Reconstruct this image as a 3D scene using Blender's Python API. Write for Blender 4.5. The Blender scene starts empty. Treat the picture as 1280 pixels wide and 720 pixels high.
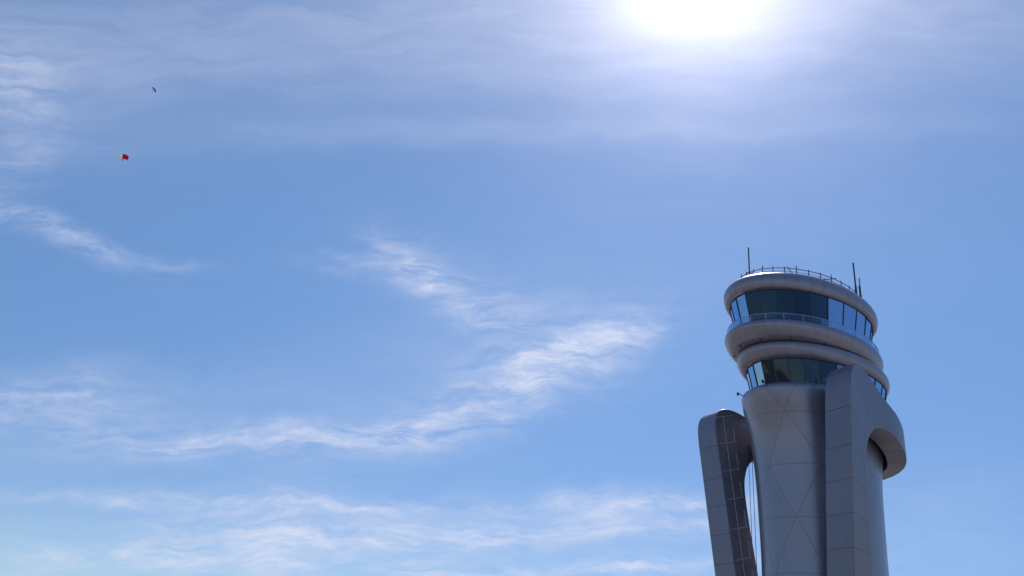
import bpy, bmesh, math, random
from mathutils import Vector, Matrix
random.seed(4)
sc = bpy.context.scene
R_ = math.radians

# ------------------------------------------------------------------ helpers
def link(o, parent=None):
    sc.collection.objects.link(o)
    if parent: o.parent = parent
    return o

def mesh_obj(name, verts, faces, mat, parent=None, uvs=None, sharp=35, smooth=True):
    me = bpy.data.meshes.new(name)
    me.from_pydata([tuple(v) for v in verts], [], faces)
    if uvs is not None:
        uvl = me.uv_layers.new(name="UVMap")
        for poly, fu in zip(me.polygons, uvs):
            for li, uv in zip(poly.loop_indices, fu):
                uvl.data[li].uv = uv
    if smooth:
        me.polygons.foreach_set("use_smooth", [True]*len(me.polygons))
        me.set_sharp_from_angle(angle=R_(sharp))
    me.update()
    if mat: me.materials.append(mat)
    return link(bpy.data.objects.new(name, me), parent)

class NT:
    def __init__(s, nt): s.nt = nt
    def n(s, t, **k):
        x = s.nt.nodes.new(t)
        for a, b in k.items(): setattr(x, a, b)
        return x
    def set(s, sock, v):
        if isinstance(v, bpy.types.NodeSocket): s.nt.links.new(v, sock)
        else: sock.default_value = v
    def m(s, op, a, b=0.0, c=0.0, clamp=False):
        x = s.n('ShaderNodeMath', operation=op, use_clamp=clamp)
        s.set(x.inputs[0], a); s.set(x.inputs[1], b)
        s.set(x.inputs[2], c)
        return x.outputs[0]
    def v(s, op, a, b=(0, 0, 0), sc_=None):
        x = s.n('ShaderNodeVectorMath', operation=op)
        s.set(x.inputs[0], a); s.set(x.inputs[1], b)
        if sc_ is not None: s.set(x.inputs['Scale'], sc_)
        return x.outputs['Value'] if op in ('DOT_PRODUCT', 'LENGTH') else x.outputs[0]
    def noise(s, vec, scale, detail=4, rough=.5, dist=0.0, col=False):
        x = s.n('ShaderNodeTexNoise')
        s.set(x.inputs['Vector'], vec); x.inputs['Scale'].default_value = scale
        x.inputs['Detail'].default_value = detail; x.inputs['Roughness'].default_value = rough
        x.inputs['Distortion'].default_value = dist
        return x.outputs['Color' if col else 'Fac']
    def ss(s, val, a, b, lo=0.0, hi=1.0):
        x = s.n('ShaderNodeMapRange', interpolation_type='SMOOTHSTEP')
        s.set(x.inputs[0], val); x.inputs[1].default_value = a; x.inputs[2].default_value = b
        x.inputs[3].default_value = lo; x.inputs[4].default_value = hi
        return x.outputs[0]
    def mix(s, f, a, b, mode='MIX'):
        x = s.n('ShaderNodeMix', data_type='RGBA', blend_type=mode)
        s.set(x.inputs[0], f); s.set(x.inputs[6], a); s.set(x.inputs[7], b)
        return x.outputs[2]

def new_mat(name):
    m = bpy.data.materials.new(name); m.use_nodes = True
    return m, NT(m.node_tree), m.node_tree.nodes['Principled BSDF']

def simple(name, col, rough=.5, metal=0.0, var=.12, scale=1.5):
    m, t, p = new_mat(name)
    tc = t.n('ShaderNodeTexCoord').outputs['Object']
    nz = t.noise(tc, scale, 5, .6)
    f = t.ss(nz, .3, .7)
    c1 = tuple(c*(1-var) for c in col)+(1,); c2 = tuple(min(1, c*(1+var)) for c in col)+(1,)
    t.set(p.inputs['Base Color'], t.mix(f, c1, c2))
    p.inputs['Roughness'].default_value = rough; p.inputs['Metallic'].default_value = metal
    return m

def fabric(name, col):
    m = simple(name, col, .7); t = NT(m.node_tree); nt = m.node_tree
    tl = t.n('ShaderNodeBsdfTranslucent'); tl.inputs[0].default_value = (*col, 1)
    mx = t.n('ShaderNodeMixShader'); mx.inputs[0].default_value = .5
    nt.links.new(nt.nodes['Principled BSDF'].outputs[0], mx.inputs[1]); nt.links.new(tl.outputs[0], mx.inputs[2])
    nt.links.new(mx.outputs[0], nt.nodes['Material Output'].inputs[0])
    return m

def cladding(name, col, nu, nv, diag=0, rough=.42, metal=.55, seam=.45, wu=.03, wv=.03):
    """metal panels: seams on a UV grid (u = round, v = metres up)"""
    m, t, p = new_mat(name)
    uv = t.n('ShaderNodeTexCoord').outputs['UV']
    sp = t.n('ShaderNodeSeparateXYZ'); t.set(sp.inputs[0], uv)
    U = t.m('MULTIPLY', sp.outputs[0], nu); V = t.m('MULTIPLY', sp.outputs[1], nv)
    def line(x, w):
        fr = t.m('FRACT', x); d = t.m('ABSOLUTE', t.m('SUBTRACT', fr, .5))
        return t.ss(d, .5-w, .5-w*.35)
    if diag:
        l1 = line(t.m('ADD', U, V), wu); l2 = line(t.m('SUBTRACT', U, V), wu)
        l3 = line(t.m('MULTIPLY', sp.outputs[1], diag), wv)
        ln = t.m('MAXIMUM', t.m('MAXIMUM', l1, l2), t.m('MULTIPLY', l3, .8))
        ca = t.m('FLOOR', t.m('ADD', U, V)); cb = t.m('FLOOR', t.m('SUBTRACT', U, V))
    else:
        ln = t.m('MAXIMUM', line(U, wu), line(V, wv))
        ca = t.m('FLOOR', U); cb = t.m('FLOOR', V)
    cv = t.n('ShaderNodeCombineXYZ'); t.set(cv.inputs[0], ca); t.set(cv.inputs[1], cb)
    wn = t.n('ShaderNodeTexWhiteNoise', noise_dimensions='2D'); t.set(wn.inputs['Vector'], cv.outputs[0])
    tc = t.n('ShaderNodeTexCoord').outputs['Object']
    st = t.v('MULTIPLY', tc, (1, 1, .12))
    streak = t.noise(st, 1.3, 6, .6)
    k = t.m('ADD', t.m('MULTIPLY', wn.outputs['Value'], .08), t.m('MULTIPLY', streak, .34))
    k = t.m('ADD', k, .78)
    base = t.v('SCALE', tuple(col), sc_=k)
    dark = tuple(c*seam for c in col)+(1,)
    c = t.mix(t.m('MULTIPLY', ln, .85), base, dark)
    t.set(p.inputs['Base Color'], c)
    t.set(p.inputs['Roughness'], t.m('ADD', t.m('MULTIPLY', streak, .25), rough-.12))
    p.inputs['Metallic'].default_value = metal
    bp = t.n('ShaderNodeBump'); bp.inputs['Strength'].default_value = .25; bp.inputs['Distance'].default_value = .04
    t.set(bp.inputs['Height'], t.m('SUBTRACT', 1.0, ln)); t.set(p.inputs['Normal'], bp.outputs[0])
    return m

# ------------------------------------------------------------------ materials
M_shaft = cladding('shaft_cladding', (.34, .31, .355), 7, .055, diag=.11, wu=.008, wv=.009, seam=.56, rough=.34, metal=.75)
M_ring = cladding('ring_cladding', (.36, .315, .36), 40, .0001, wu=.03, wv=.0, seam=.68, metal=.6, rough=.36)
M_leg = cladding('wing_cladding', (.26, .24, .28), 1.5, .20, wu=.018, wv=.018, seam=.5, metal=.6, rough=.38)
M_dark = simple('dark_metal', (.05, .05, .06), .5, .4)
M_joint = simple('light_joint', (.5, .49, .52), .45, .3)
M_int = simple('interior_grey', (.045, .05, .06), .8)
M_frame = simple('mullion_grey', (.06, .065, .08), .45, .5)

def glass(name, tint, gl=.10, gc=(.40, .58, .85)):
    m = bpy.data.materials.new(name); m.use_nodes = True
    nt = m.node_tree; nt.nodes.remove(nt.nodes['Principled BSDF']); t = NT(nt)
    out = nt.nodes['Material Output']
    tr = t.n('ShaderNodeBsdfTransparent'); tr.inputs[0].default_value = (*tint, 1)
    g = t.n('ShaderNodeBsdfGlossy'); g.inputs['Roughness'].default_value = .03; g.inputs[0].default_value = (*gc, 1)
    fr = t.n('ShaderNodeFresnel'); fr.inputs[0].default_value = 1.45
    f = t.m('ADD', t.m('MULTIPLY', fr.outputs[0], .8), gl, clamp=True)
    mx = t.n('ShaderNodeMixShader'); t.set(mx.inputs[0], f)
    nt.links.new(tr.outputs[0], mx.inputs[1]); nt.links.new(g.outputs[0], mx.inputs[2])
    nt.links.new(mx.outputs[0], out.inputs[0])
    return m
M_glass = glass('tinted_glass', (.24, .38, .46), .05)
M_rail = glass('railing_glass', (.78, .85, .92), .04)

# ------------------------------------------------------------------ tower
AZ = R_(22.8); D = 155.0
LAT = Vector((math.cos(AZ), -math.sin(AZ), 0)); DEP = Vector((math.sin(AZ), math.cos(AZ), 0))
PHI = R_(49)
EL = LAT*math.cos(PHI)+DEP*math.sin(PHI)
ES = LAT*math.sin(PHI)-DEP*math.cos(PHI)
tower = bpy.data.objects.new('air_traffic_control_tower', None)
tower.location = DEP*D
link(tower)
def L(l, s, z): return EL*l+ES*s+Vector((0, 0, z))

def oval(A, B, lc, z, n, off=0.0):
    return [L(lc+A*math.cos(2*math.pi*(i+off)/n), B*math.sin(2*math.pi*(i+off)/n), z) for i in range(n)]

def loft(name, prof, mat, n=112, ratio=.63, caps=True, sharp=32):
    vs, fs, uv = [], [], []
    for q in prof:
        r = q[3] if len(q) > 3 else ratio
        vs += oval(q[1], q[1]*r, q[2], q[0], n)
    for k in range(len(prof)-1):
        for i in range(n):
            j = (i+1) % n
            fs.append([k*n+i, k*n+j, (k+1)*n+j, (k+1)*n+i][::-1])
            u0, u1 = i/n, (i+1)/n
            uv.append([(u0, prof[k][0]), (u1, prof[k][0]), (u1, prof[k+1][0]), (u0, prof[k+1][0])][::-1])
    if caps:
        fs.append(list(range(n))); uv.append([(0.5/40, .3)]*n)
        m = (len(prof)-1)*n
        fs.append([m+i for i in range(n)][::-1]); uv.append([(0.5/40, .3)]*n)
    return mesh_obj(name, vs, fs, mat, tower, uv, sharp)

def cr(pts, sub):
    out = []
    P = [pts[0]]+list(pts)+[pts[-1]]
    for i in range(1, len(P)-2):
        for k in range(sub):
            t = k/sub
            out.append(tuple(.5*((2*b)+(-a+c)*t+(2*a-5*b+4*c-d)*t*t+(-a+3*b-3*c+d)*t**3)
                       for a, b, c, d in zip(P[i-1], P[i], P[i+1], P[i+2])))
    out.append(tuple(pts[-1]))
    return out

# shaft
loft('shaft', cr([(59.9, 15.4, .8, .66), (59.2, 15.9, .7, .67), (57, 15.3, .6, .69), (54, 14.1, .4, .73), (50.5, 13.0, .2, .78), (45.5, 12.2, 0, .8), (37, 11.8, 0, .8),
              (28.8, 11.6, 0, .8), (18, 11.8, 0, .8), (8, 12.6, 0, .8), (0, 13.8, 0, .8)], 5), M_shaft)
# roof
loft('roof', cr([(82.7, .3, -1.4), (82.6, 8, -1.4), (82.2, 13.4, -1.4), (81.7, 16.0, -1.4), (81.0, 17.2, -1.4), (80.0, 17.8, -1.4), (78.9, 17.75, -1.4),
             (78.1, 17.3, -1.4), (77.85, 16.5, -1.4)], 4)+[(77.95, 15.3, -1.4)], M_ring)
loft('balcony_band', cr([(70.9, 15.2, -1.3), (71.2, 16.8, -1.3), (71.1, 17.5, -1.3), (70.3, 17.9, -1.3), (69.2, 17.5, -1.2), (68.2, 16.7, -1.0), (67.9, 15.8, -.8)], 4), M_ring)
loft('lower_band', cr([(67.85, 15.0, .2), (67.75, 16.2, .5), (67.3, 16.9, .7), (66.4, 17.1, .9), (65.4, 16.7, 1.1), (64.95, 16.1, 1.2), (64.85, 15.4, 1.3)], 4), M_ring)
loft('lower_cab_sill', [(60.3, 14.8, 1.5), (60.25, 15.3, 1.5), (59.96, 15.4, 1.4), (59.94, 14.5, 1.2)], M_ring)

def bar(vs, fs, a, b, w, up=Vector((0, 0, 1))):
    a, b = Vector(a), Vector(b); d = (b-a).normalized()
    x = d.cross(up)
    if x.length < .05: x = d.cross(Vector((1, 0, 0)))
    x.normalize(); y = d.cross(x)
    k = len(vs)
    for p in (a, b):
        for sx, sy in ((-1, -1), (1, -1), (1, 1), (-1, 1)):
            vs.append(p+x*w*sx*.5+y*w*sy*.5)
    fs += [[k, k+1, k+2, k+3][::-1], [k+4, k+5, k+6, k+7], [k, k+1, k+5, k+4], [k+1, k+2, k+6, k+5], [k+2, k+3, k+7, k+6], [k+3, k, k+4, k+7]]

def cab(name, z0, A0, z1, A1, lc, n=26, ratio=.63, mull=.2):
    lo = oval(A0, A0*ratio, lc, z0, n, .5); hi = oval(A1, A1*ratio, lc, z1, n, .5)
    # every pane sits in its frame with its own hair of tilt
    rnd = random.Random(n)
    pv, pf = [], []
    for i in range(n):
        j = (i+1) % n; c = (lo[i]+lo[j]+hi[i]+hi[j])/4; c = Vector((c.x, c.y, 0)).normalized()
        for v in (lo[i], lo[j], hi[j], hi[i]): pv.append(v+c*rnd.uniform(-.03, .03))
        pf.append([4*i, 4*i+1, 4*i+2, 4*i+3])
    mesh_obj(name+'_windows', pv, pf, M_glass, tower, smooth=False)
    vs, f2 = [], []
    for i in range(n):
        bar(vs, f2, lo[i], hi[i], mull)
        j = (i+1) % n
        bar(vs, f2, lo[i], lo[j], mull*1.2); bar(vs, f2, hi[i], hi[j], mull*1.2)
    mesh_obj(name+'_mullions', vs, f2, M_frame, tower, smooth=False)
    loft(name+'_core', [(z1-.02, 4.2, lc), (z0+.02, 4.2, lc)], M_int, n=32)
    loft(name+'_desks', [(z0+1.1, A0*.86, lc), (z0+.02, A0*.82, lc)], M_dark, n=48)
    loft(name+'_ceiling', [(z1-.1, A1*.95, lc), (z1-.5, A1*.93, lc), (z1-.55, A1*.6, lc)], M_int, n=48)
    vs, f2 = [], []
    for i in range(0, n, 2):
        a = 2*math.pi*(i+.9)/n
        bar(vs, f2, L(lc+A0*.7*math.cos(a), A0*.7*ratio*math.sin(a), z0), L(lc+A0*.7*math.cos(a), A0*.7*ratio*math.sin(a), z1-.5), .35)
        p = L(lc+A0*.83*math.cos(a+.1), A0*.83*ratio*math.sin(a+.1), z0+1.1)
        bar(vs, f2, p, p+Vector((0, 0, .75)), .8)
    mesh_obj(name+'_fittings', vs, f2, M_dark, tower, smooth=False)
    # roller blinds part-way down in some bays
    bvv, bf = [], []
    for i in range(n):
        if rnd.random() < .35:
            j = (i+1) % n; dr = rnd.uniform(.2, .55); s = .97
            tl, tr_, bl, br = hi[i]*1, hi[j]*1, hi[i].lerp(lo[i], dr), hi[j].lerp(lo[j], dr)
            cc = L(lc, 0, 0); k = len(bvv)
            for v in (bl, br, tr_, tl): bvv.append(Vector((cc.x+(v.x-cc.x)*s, cc.y+(v.y-cc.y)*s, v.z-.1)))
            bf.append([k, k+1, k+2, k+3])
    mesh_obj(name+'_blinds', bvv, bf, M_int, tower, smooth=False)
cab('upper_cab', 71.1, 14.9, 77.9, 16.5, -1.4)
cab('lower_cab', 60.32, 14.6, 64.88, 15.7, 1.5, n=28)

# glass balustrade on the balcony
n = 52
lo = oval(17.0, 17.0*.63, -1.3, 71.15, n); hi = oval(17.2, 17.2*.63, -1.3, 72.5, n)
mesh_obj('balcony_glass', lo+hi, [[i, (i+1) % n, n+(i+1) % n, n+i] for i in range(n)], M_rail, tower, smooth=False)
vs, fs = [], []
for i in range(n):
    bar(vs, fs, hi[i], hi[(i+1) % n], .08)
    if i % 2 == 0: bar(vs, fs, lo[i], hi[i], .08)
mesh_obj('balcony_handrail', vs, fs, M_joint, tower, smooth=False)

# roof railing, masts
vs, fs = [], []
n = 34
def rp(i, z, A=14.6):
    a = 2*math.pi*i/n
    return L(-1.4+A*math.cos(a), A*.63*math.sin(a), z)
for i in range(n):
    bar(vs, fs, rp(i, 81.7), rp(i, 83.7+(.4 if i % 3 == 0 else 0)), .13)
    bar(vs, fs, rp(i, 83.4), rp(i+1, 83.4), .11); bar(vs, fs, rp(i, 82.7), rp(i+1, 82.7), .06)
mesh_obj('roof_railing', vs, fs, M_dark, tower, smooth=False)
vs, fs = [], []
def mast(l, s, z0, z1, w):
    bar(vs, fs, L(l, s, z0), L(l, s, z0+(z1-z0)*.5), w); bar(vs, fs, L(l, s, z0+(z1-z0)*.5-.05), L(l, s, z1), w*.72)
for a in [(-9.3, -5.9, 81.6, 94.9, .30), (8.8, 5.6, 81.6, 92.8, .32), (11.2, 4.6, 81.6, 88.6, .26), (-6, 2.5, 82.3, 86.2, .2), (6, 2.0, 82.3, 86.6, .2),
          (9.8, 5.9, 81.5, 89.4, .2), (-2, -3, 82.5, 85.9, .2)]:
    mast(*a)
bar(vs, fs, L(-1.4, 0, 82.6), L(-1.4, 0, 87.4), .32)
for k in range(8):
    bar(vs, fs, L(-1.4, 0, 87.0), rp(k*n/8, 83.7), .12)
mesh_obj('roof_masts', vs, fs, M_dark, tower, smooth=False)
vs, fs = [], []
for i in range(0, 14):
    a = 2*math.pi*(i+.3)/14
    p = L(-.9+16.1*math.cos(a), 16.1*.63*math.sin(a), 68.1)
    bar(vs, fs, p, p-Vector((0, 0, .4)), .22)
for (A, z, lc) in ((15.9, 59.6, .9),):
    for i in range(9):
        a = 2*math.pi*(i+.15)/9
        p = L(lc+A*math.cos(a), A*.66*math.sin(a), z); q = L(lc+(A+1.1)*math.cos(a), (A+1.1)*.66*math.sin(a), z+.5)
        bar(vs, fs, p, q, .12); bar(vs, fs, q, q-Vector((0, 0, .5)), .35)
mesh_obj('cctv_brackets', vs, fs, M_dark, tower, smooth=False)

# ---- wings: leg + wrap-round collar, mirrored about the long axis
path = cr([(-12.6, 19.3), (-8, 17.9), (-3, 16.5), (1, 15.5), (5, 14.4), (9, 12.3), (12.3, 9.1), (14.4, 5), (15.1, 0)], 8)
cum = [0]
for a, b in zip(path, path[1:]): cum.append(cum[-1]+math.hypot(b[0]-a[0], b[1]-a[1]))
def at(p):
    p = max(0, min(cum[-1]-1e-4, p)); i = 0
    while cum[i+1] < p: i += 1
    t = (p-cum[i])/(cum[i+1]-cum[i]); a, b = path[i], path[i+1]
    dx, dy = b[0]-a[0], b[1]-a[1]; h = math.hypot(dx, dy)
    return a[0]+dx*t, a[1]+dy*t, dy/h, -dx/h
TOT = cum[-1]
st = [(0, 0, 7.5, 0), (0, 15, 6.7, 15), (0, 28, 5.9, 28), (0, 40, 5.3, 39), (0, 47, 5.4, 45), (0, 53, 6.4, 48.2), (.3, 57, 8, 50), (1.4, 59.4, 9.6, 51),
      (3.6, 60.4, 11.6, 51.6), (7.2, 59.8, 14, 51.7), (12, 58.0, 17, 51.2), (18, 56, 20.5, 50.2), (25, 54.2, 26, 49), (TOT, 53.4, TOT, 48.4)]
st = cr(st, 6)
def wing(sgn, name):
    vs, fs, uv = [], [], []
    def pt(p, z, inner):
        l, s, nx, ny = at(p)
        th = 5.3-2.3*min(1, p/28)
        if inner:
            w = max(0, min(1, (p-6)/6))
            nx2, ny2 = nx*w, ny*w-(1-w); h = math.hypot(nx2, ny2)
            l += nx2/h*th; s += ny2/h*th
        k = (60-min(z, 60))/31*max(0, 1-p/28)
        s -= k*3.8; l += k*1.4
        return L(l, s*sgn, z)
    K = 4
    for (ep, ez, ip, iz) in st:
        ring = []
        for k in range(K+1):
            t = k/K; ring.append((ep+(ip-ep)*t, ez+(iz-ez)*t, 0))
        for k in range(K+1):
            t = 1-k/K; ring.append((ep+(ip-ep)*t, ez+(iz-ez)*t, 1))
        vs += [pt(*r) for r in ring]
    m = 2*(K+1); dist = 0
    for i in range(len(st)-1):
        c0 = ((st[i][0]+st[i][2])/2, (st[i][1]+st[i][3])/2); c1 = ((st[i+1][0]+st[i+1][2])/2, (st[i+1][1]+st[i+1][3])/2)
        d2 = dist+math.hypot(c1[0]-c0[0], c1[1]-c0[1])
        for j in range(m):
            jj = (j+1) % m
            f = [i*m+j, i*m+jj, (i+1)*m+jj, (i+1)*m+j]
            if j < K: ua, ub = j/K*.66, (j+1)/K*.66
            elif j == K or j == m-1: ua, ub = .1, .25
            else: ua, ub = (m-2-j+1)/K*.66, (m-2-j)/K*.66
            u = [(ua, dist), (ub, dist), (ub, d2), (ua, d2)]
            if sgn > 0: f = f[::-1]; u = u[::-1]
            fs.append(f); uv.append(u)
        dist = d2
    ob = mesh_obj(name, vs, fs, M_leg, tower, uv, 40)
    bv = ob.modifiers.new('bevel', 'BEVEL'); bv.width = .25; bv.segments = 3; bv.limit_method = 'ANGLE'; bv.angle_limit = R_(50)
    bv.harden_normals = True
    # pale open joints between the big panels of the inner face
    v2, f2 = [], []
    zs = [14+5.5*i for i in range(9)]
    def q(p, z):
        return pt(p, z, 1)+ES*sgn*.02
    for i, z in enumerate(zs):
        bar(v2, f2, q(.5, z), q(4.6, z+1.2), .15)
        if i < len(zs)-1:
            bar(v2, f2, q(2.3, z+.6), q(2.3, zs[i+1]+.6), .13)
            bar(v2, f2, q(4.3, z+1.2), q(4.3, z+4.2), .13)
    mesh_obj(name+'_panel_joints', v2, f2, M_joint, tower, smooth=False)
wing(1, 'wing_a'); wing(-1, 'wing_b')
vs, fs = [], []
for (l, s) in ((-7, -9.6), (-5.8, -9.9)):
    bar(vs, fs, L(l, s, 1), L(l+1, s-1.6, 53), .08)
mesh_obj('service_cables', vs, fs, M_dark, tower, smooth=False)
loft('podium', [(6, 22, 0), (6, 24, 0), (0, 24, 0)], simple('concrete', (.35, .34, .32), .8), ratio=.85)

# ------------------------------------------------------------------ ground
m, t, p = new_mat('apron_concrete')
tc = t.n('ShaderNodeTexCoord').outputs['Object']
n1 = t.noise(tc, .02, 6, .6); n2 = t.noise(tc, .8, 4, .6)
c = t.mix(t.ss(n1, .35, .65), (.17, .17, .165, 1), (.24, .235, .225, 1))
t.set(p.inputs['Base Color'], t.mix(t.m('MULTIPLY', n2, .3), c, (.12, .12, .115, 1)))
p.inputs['Roughness'].default_value = .9
g = mesh_obj('ground', [(-9000, -9000, 0), (9000, -9000, 0), (9000, 9000, 0), (-9000, 9000, 0)], [[0, 1, 2, 3]], m, smooth=False)

# ------------------------------------------------------------------ parachutists
M_red = fabric('canopy_red', (.62, .01, .06)); M_wh = fabric('canopy_white', (.9, .9, .92))
M_navy = fabric('canopy_navy', (.08, .17, .26)); M_suit = simple('jumpsuit', (.04, .04, .05), .8)
def parachutist(loc, yaw, tilt, roll, cols, span=9.0, chord=5.2, bend=.55):
    root = bpy.data.objects.new('parachutist', None); link(root); root.location = loc
    root.rotation_euler = (tilt, roll, yaw)
    N = 18; C = 6; Rr = span*bend; arc = span/Rr
    vs, fs = [], []
    def cp(i, j, top):
        a = (i/N-.5)*arc; u = j/C
        th = .5*math.sin(math.pi*min(1, u*.9+.1)) if top else 0
        r = Rr+th; y = (u-.4)*chord*(1-.25*abs(2*i/N-1)**2)
        return Vector((r*math.sin(a), y, 6.2-Rr+r*math.cos(a)-.5*u))
    for top in (1, 0):
        for i in range(N+1):
            for j in range(C+1): vs.append(cp(i, j, top))
    o = (N+1)*(C+1); mi = []
    for i in range(N):
        for j in range(C):
            a = i*(C+1)+j; f = [a, a+C+1, a+C+2, a+1]
            fs.append(f); fs.append([x+o for x in f][::-1]); mi += [i, i]
        for j in (0, C):
            a = i*(C+1)+j; fs.append([a, a+C+1, a+C+1+o, a+o]); mi.append(i)
    ob = mesh_obj('canopy', vs, fs, cols[0], root, sharp=60)
    ob.data.materials.append(cols[1])
    for pl, i in zip(ob.data.polygons, mi): pl.material_index = 1 if i < N*.5 else 0
    v2, f2 = [], []
    for i in range(0, N+1, 3):
        for j in (0, 3, 5):
            s = -1 if i < N/2 else 1
            bar(v2, f2, cp(i, j, 0), Vector((.22*s, 0, .55)), .03)
    mesh_obj('suspension_lines', v2, f2, M_suit, root, smooth=False)
    me = bpy.data.meshes.new('jumper')
    V = [(0, 0, -.35), (0, 0, -.1), (0, 0, .15), (0, .02, .28), (0, .03, .42), (0, .03, .52),
         (.19, 0, .18), (.33, .05, .42), (.26, .08, .68), (-.19, 0, .18), (-.33, .05, .42), (-.26, .08, .68),
         (.11, 0, -.42), (.14, .28, -.72), (.14, .12, -1.12), (.14, .24, -1.2), (-.11, 0, -.42), (-.14, .3, -.7), (-.14, .16, -1.12), (-.14, .28, -1.2)]
    E = [(0, 1), (1, 2), (2, 3), (3, 4), (4, 5), (2, 6), (6, 7), (7, 8), (2, 9), (9, 10), (10, 11), (0, 12), (12, 13), (13, 14), (14, 15), (0, 16), (16, 17), (17, 18), (18, 19)]
    rad = [.17, .16, .18, .06, .12, .1, .09, .06, .045, .09, .06, .045, .11, .08, .06, .05, .11, .08, .06, .05]
    me.from_pydata(V, E, []); b = link(bpy.data.objects.new('jumper', me), root)
    b.modifiers.new('skin', 'SKIN')
    for sv, r in zip(me.skin_vertices[0].data, rad): sv.radius = (r, r)
    me.skin_vertices[0].data[0].use_root = True
    b.modifiers.new('sub', 'SUBSURF').render_levels = 1
    me.materials.append(M_suit)
    return root
parachutist((-378.4, 629.9, 421.0), R_(28), R_(-16), R_(-16), (M_red, M_wh), 10.5, 6.0, .75)
parachutist((-571, 952, 765), R_(60), R_(0), R_(20), (M_navy, M_navy), 9.0, 2.4)

# ------------------------------------------------------------------ sun & sky
SAZ, SEL = R_(15.4), R_(51.9)
SUN = Vector((math.sin(SAZ)*math.cos(SEL), math.cos(SAZ)*math.cos(SEL), math.sin(SEL)))
ld = bpy.data.lights.new('sun', 'SUN'); ld.energy = 3.6; ld.angle = R_(.5); ld.color = (1, .95, .88)
lo_ = link(bpy.data.objects.new('sun', ld)); lo_.rotation_euler = SUN.to_track_quat('Z', 'Y').to_euler()
lo_.location = (0, 0, 300)

PIT, ROL = R_(28), R_(7)
F = Vector((0, math.cos(PIT), math.sin(PIT)))
R0 = Vector((1, 0, 0)); U0 = Vector((0, -math.sin(PIT), math.cos(PIT)))
RR = R0*math.cos(ROL)+U0*math.sin(ROL); UU = -R0*math.sin(ROL)+U0*math.cos(ROL)

w = bpy.data.worlds.new("World"); sc.world = w; w.use_nodes = True
w.cycles.sampling_method = 'MANUAL'; w.cycles.sample_map_resolution = 512
t = NT(w.node_tree); bg = w.node_tree.nodes['Background']; bg.inputs[1].default_value = .1
sky = t.n('ShaderNodeTexSky', sky_type='NISHITA'); sky.sun_disc = False
sky.sun_elevation = SEL; sky.sun_rotation = SAZ; sky.air_density = 1.0; sky.dust_density = 0.0; sky.ozone_density = 1.0
dirv = t.v('NORMALIZE', t.n('ShaderNodeTexCoord').outputs['Generated'])
# map chart of the cirrus field: tangent to the sky dome at azimuth 0, elevation 28 deg, turned 7 deg
fd = t.v('DOT_PRODUCT', dirv, tuple(F))
fdc = t.m('MAXIMUM', fd, .15)
cx = t.m('DIVIDE', t.v('DOT_PRODUCT', dirv, tuple(RR)), fdc)
cy = t.m('DIVIDE', t.v('DOT_PRODUCT', dirv, tuple(UU)), fdc)
cb = t.n('ShaderNodeCombineXYZ'); t.set(cb.inputs[0], cx); t.set(cb.inputs[1], cy)
q = cb.outputs[0]
wn = t.noise(q, 6.5, 5, .55, col=True)
wv = t.v('SCALE', t.v('SUBTRACT', wn, (.5, .5, .5)), sc_=.07)
qw = t.v('ADD', q, wv)
def B(u, v, a, b, ang, k):
    mp = t.n('ShaderNodeMapping', vector_type='TEXTURE')
    t.set(mp.inputs['Vector'], qw)
    mp.inputs['Location'].default_value = ((u-640)/1000, (360-v)/1000, 0)
    mp.inputs['Rotation'].default_value = (0, 0, R_(ang)); mp.inputs['Scale'].default_value = (a/1000, b/1000, 1000)
    d = t.v('DOT_PRODUCT', mp.outputs[0], mp.outputs[0])
    return t.m('MULTIPLY', t.m('EXPONENT', t.m('MULTIPLY', d, -1.0)), k)
def total(lst):
    s = None
    for b in lst:
        x = B(*b); s = x if s is None else t.m('ADD', s, x)
    return s
wisps = total([(10, 105, 55, 45, 50, .7), (60, 287, 95, 16, -22, .75), (20, 215, 70, 35, 40, .35), (215, 322, 60, 10, -8, .35),
    (440, 328, 65, 12, -5, .4), (530, 345, 72, 26, -40, .95), (625, 390, 80, 40, -25, .4), (735, 437, 95, 24, 20, .85), (650, 472, 130, 38, 25, .6),
    (560, 518, 160, 24, 14, .65), (380, 547, 200, 18, 3, .7), (180, 545, 150, 18, -3, .5), (50, 500, 110, 30, 4, .65), (825, 410, 35, 14, 10, .4),
    (200, 620, 300, 10, -3, .6), (520, 632, 260, 10, 3, .6), (320, 678, 170, 30, 3, .8), (640, 667, 280, 17, 4, .85), (790, 630, 200, 12, 4, .7), (740, 710, 240, 12, 3, .75), (110, 690, 190, 16, -5, .4), (450, 714, 300, 18, 0, .45)])
veil = total([(600, 440, 240, 100, 15, .15), (420, 680, 600, 80, 0, .24), (1180, 640, 220, 90, 0, .10), (760, 30, 750, 85, 2, .30), (680, 166, 480, 18, 1, .14),
    (60, 80, 260, 110, 0, .14), (120, 520, 300, 60, 0, .18)])
mpf = t.n('ShaderNodeMapping'); t.set(mpf.inputs['Vector'], qw); mpf.inputs['Rotation'].default_value = (0, 0, R_(-12)); mpf.inputs['Scale'].default_value = (6, 34, 1)
fib = t.noise(mpf.outputs[0], 1.0, 6, .62, .6)
mpg = t.n('ShaderNodeMapping'); t.set(mpg.inputs['Vector'], qw); mpg.inputs['Rotation'].default_value = (0, 0, R_(50)); mpg.inputs['Scale'].default_value = (20, 75, 1)
rip = t.noise(mpg.outputs[0], 1.0, 4, .6, .4)
big = t.noise(q, 9, 4, .6)
tex = t.m('ADD', t.m('MULTIPLY', t.ss(fib, .32, .74), .6), t.m('MULTIPLY', t.ss(rip, .32, .74), .4))
tex = t.m('MULTIPLY', tex, t.ss(big, .25, .65, .4, 1.2))
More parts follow.
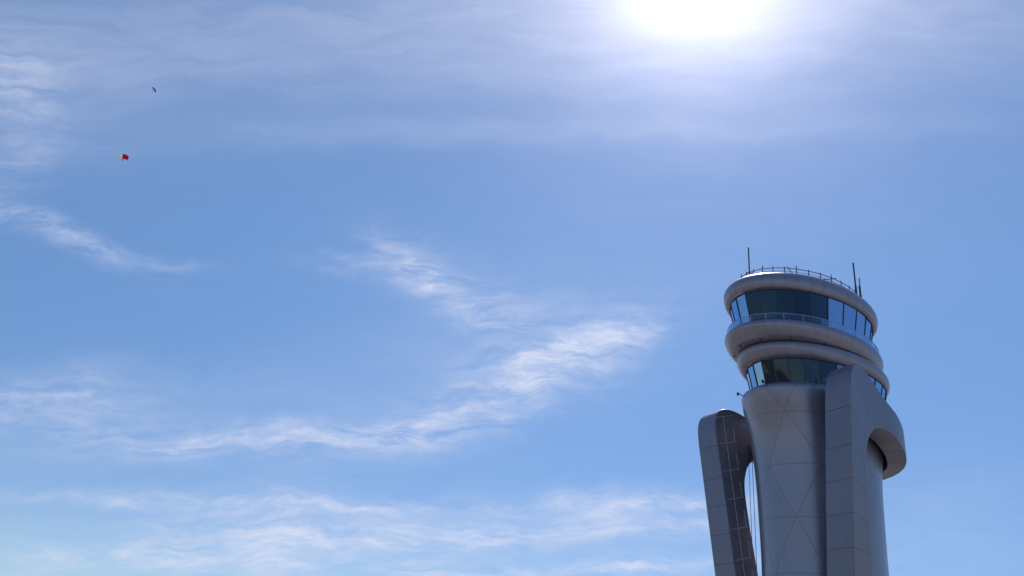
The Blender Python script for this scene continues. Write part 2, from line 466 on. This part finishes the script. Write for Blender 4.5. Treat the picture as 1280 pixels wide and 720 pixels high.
den = t.m('ADD', t.m('MULTIPLY', wisps, tex), t.m('MULTIPLY', veil, t.ss(fib, .2, .8, .6, 1.2)))
den = t.m('MULTIPLY', den, t.ss(fd, .2, .45))
den = t.m('MINIMUM', den, .85)
hs = t.n('ShaderNodeHueSaturation'); hs.inputs['Saturation'].default_value = 1.15; t.set(hs.inputs['Color'], sky.outputs[0])
sz = t.n('ShaderNodeSeparateXYZ'); t.set(sz.inputs[0], dirv)
hz = t.ss(sz.outputs[2], .10, .55)
tint = t.mix(hz, (.60, .72, .90, 1), (.94, 1.03, 1.11, 1))
skyc = t.mix(1.0, hs.outputs[0], tint, 'MULTIPLY')
skyc = t.v('ADD', skyc, (.22, .27, .38))
col = t.mix(den, skyc, (6.9, 7.4, 9.1, 1))
# forward-scatter aureole of thin cirrus round the sun
cs = t.v('DOT_PRODUCT', dirv, tuple(SUN))
ang = t.m('ARCCOSINE', t.m('MINIMUM', cs, .999999))
def ex(k, s): return t.m('MULTIPLY', t.m('EXPONENT', t.m('MULTIPLY', ang, -1/s)), k)
g1 = t.v('SCALE', (1.0, .93, 1.0), sc_=ex(30.0, .054)); g2 = t.v('SCALE', (1.0, .88, .92), sc_=ex(5.2, .185))
# the aureole is uneven because the veil that scatters it is uneven
mod = t.ss(t.m('ADD', t.m('MULTIPLY', fib, .5), t.m('MULTIPLY', big, .5)), .3, .7, .88, 1.1)
col = t.v('ADD', t.v('ADD', col, g1), t.v('SCALE', g2, sc_=mod))
t.set(bg.inputs[0], col)

# ------------------------------------------------------------------ camera
cd = bpy.data.cameras.new('camera'); cd.lens = 28.125; cd.sensor_width = 36; cd.clip_end = 30000; cd.clip_start = .1
cam = link(bpy.data.objects.new('camera', cd))
cam.matrix_world = Matrix((( RR.x, UU.x, -F.x, 0), (RR.y, UU.y, -F.y, 0), (RR.z, UU.z, -F.z, 1.6), (0, 0, 0, 1)))
sc.camera = cam
sc.view_settings.view_transform = 'Standard'; sc.view_settings.look = 'None'; sc.view_settings.exposure = 0
